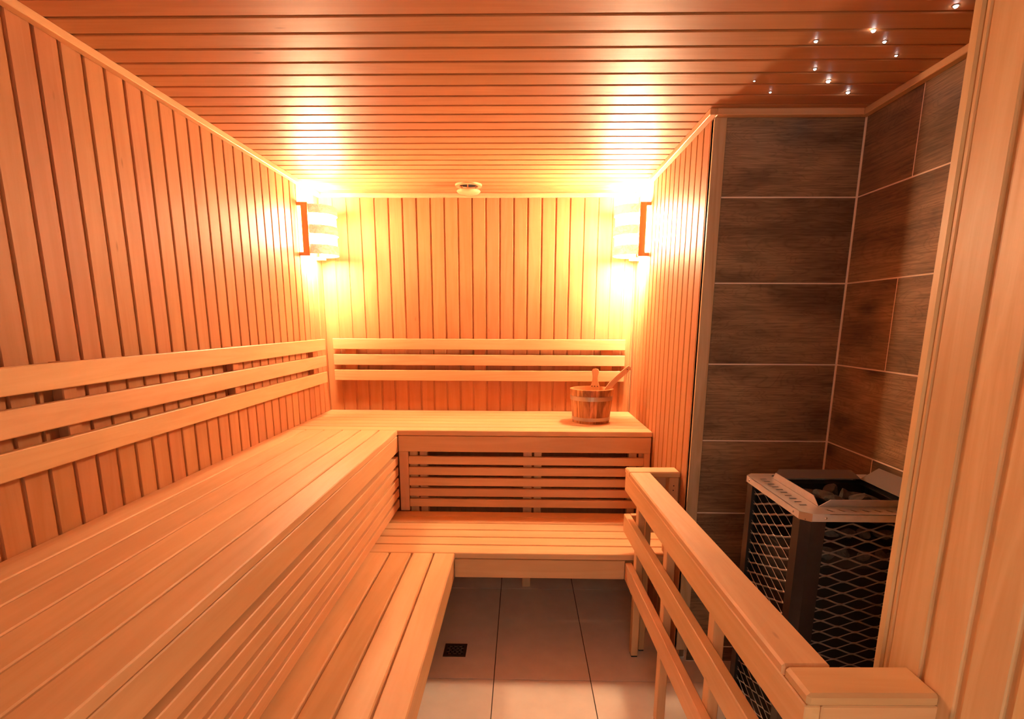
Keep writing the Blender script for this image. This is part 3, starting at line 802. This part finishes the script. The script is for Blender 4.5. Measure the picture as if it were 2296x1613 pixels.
ring('collar', 0.052, 0.074, 0.0, -0.010, M['wood_x'], vent, VC)
lathe('throat', [(0.052, 0.0), (0.052, -0.002)], M['inside'], vent, VC)
lathe('valve_disc', [(0.030, -0.030), (0.063, -0.031), (0.066, -0.035), (0.058, -0.044), (0.034, -0.051), (0.006, -0.053)], M['wood_x'], vent, VC)
for a in (0.5, 2.6, 4.7):
    o = box('spoke', (VC.x - 0.003, VC.x + 0.003), (VC.y - 0.003, VC.y + 0.003), (ZC - 0.032, ZC - 0.002), M['wood_x'], vent, bevel=0)
    o.location.x += 0.044 * math.cos(a); o.location.y += 0.044 * math.sin(a)

SC = Vector((0.936, 1.492, ZC))
lathe_o = lathe('ceiling_sensor', [(0.024, 0.0), (0.024, -0.003), (0.020, -0.006), (0.004, -0.007)], M['pine_z'], None, SC)
tag(lathe_o, 'small round beige fitting on the dark ceiling at the upper edge', 'sensor')

star_mat = glow('star_light', (1.0, 0.93, 0.90), 60.0)
stars = [((1.0213, 1.5465), 1.15, 'bright ceiling star light nearest the wooden partition at the upper right'),
         ((0.8968, 1.6607), 1.15, 'bright star light, uppermost of the close trio on the dark ceiling'),
         ((0.9624, 1.7210), 0.95, 'star light in the middle of the trio above the tiled corner'),
         ((1.0450, 1.8026), 0.80, 'small star light, lowest and rightmost of the trio near the tiled wall'),
         ((0.7782, 1.7162), 1.00, 'upper of two star lights set left of the trio'),
         ((0.8614, 1.8868), 0.95, 'star light below the upper left one and just above the largest'),
         ((0.9462, 1.9739), 1.30, 'largest star light, in the middle of the lower ceiling group'),
         ((0.7167, 1.9713), 0.60, 'tiny leftmost star light on the ceiling'),
         ((0.8040, 2.0601), 0.72, 'small star light just right of the leftmost tiny one'),
         ((1.0561, 2.0629), 1.15, 'bright star light closest to the tiled corner, lowest on the right')]
for (x, y), s, lab in stars:
    c = Vector((x, y, ZC))
    t = thing('star_light', lab, 'ceiling light', c, 'star lights on the ceiling')
    lathe('lens', [(0.0042 * s, 0.0), (0.0040 * s, -0.003 * s), (0.0026 * s, -0.0045 * s), (0.0006, -0.005 * s)], star_mat, t, c, n=14)
    ring('rim', 0.0043 * s, 0.0060 * s, 0.0, -0.0018, M['steel_dark'], t, c, n=14)

DC = Vector((-0.2880, 2.2815, 0))
drain = thing('floor_drain', 'small square dark metal floor drain grate beside the lower bench', 'drain', DC)
bm = bmesh.new()
for a0, a1, b0, b1_ in ((-0.050, 0.050, -0.050, -0.036), (-0.050, 0.050, 0.036, 0.050), (-0.050, -0.036, -0.036, 0.036), (0.036, 0.050, -0.036, 0.036)):
    box_bm(bm, a1 - a0, b1_ - b0, 0.003, ((a0 + a1) / 2, (b0 + b1_) / 2, 0.0015))
from_bm('frame', bm, M['drain'], drain, DC)
box('pan', (DC.x - 0.036, DC.x + 0.036), (DC.y - 0.036, DC.y + 0.036), (0.0001, 0.0006), M['inside'], drain, bevel=0)
for i in range(5):
    y = DC.y - 0.028 + i * 0.014
    for j in range(3 if i % 2 == 0 else 4):
        x = DC.x + (-0.022 + j * 0.022 if i % 2 == 0 else -0.030 + j * 0.020)
        box('grate_bar', (x - 0.0065, x + 0.0065), (y - 0.0022, y + 0.0022), (0.0006, 0.0026), M['drain_bar'], drain, bevel=0)
for i in range(4):
    x = DC.x - 0.027 + i * 0.018
    box('cross_bar', (x - 0.0016, x + 0.0016), (DC.y - 0.036, DC.y + 0.036), (0.0006, 0.0018), M['drain'], drain, bevel=0)
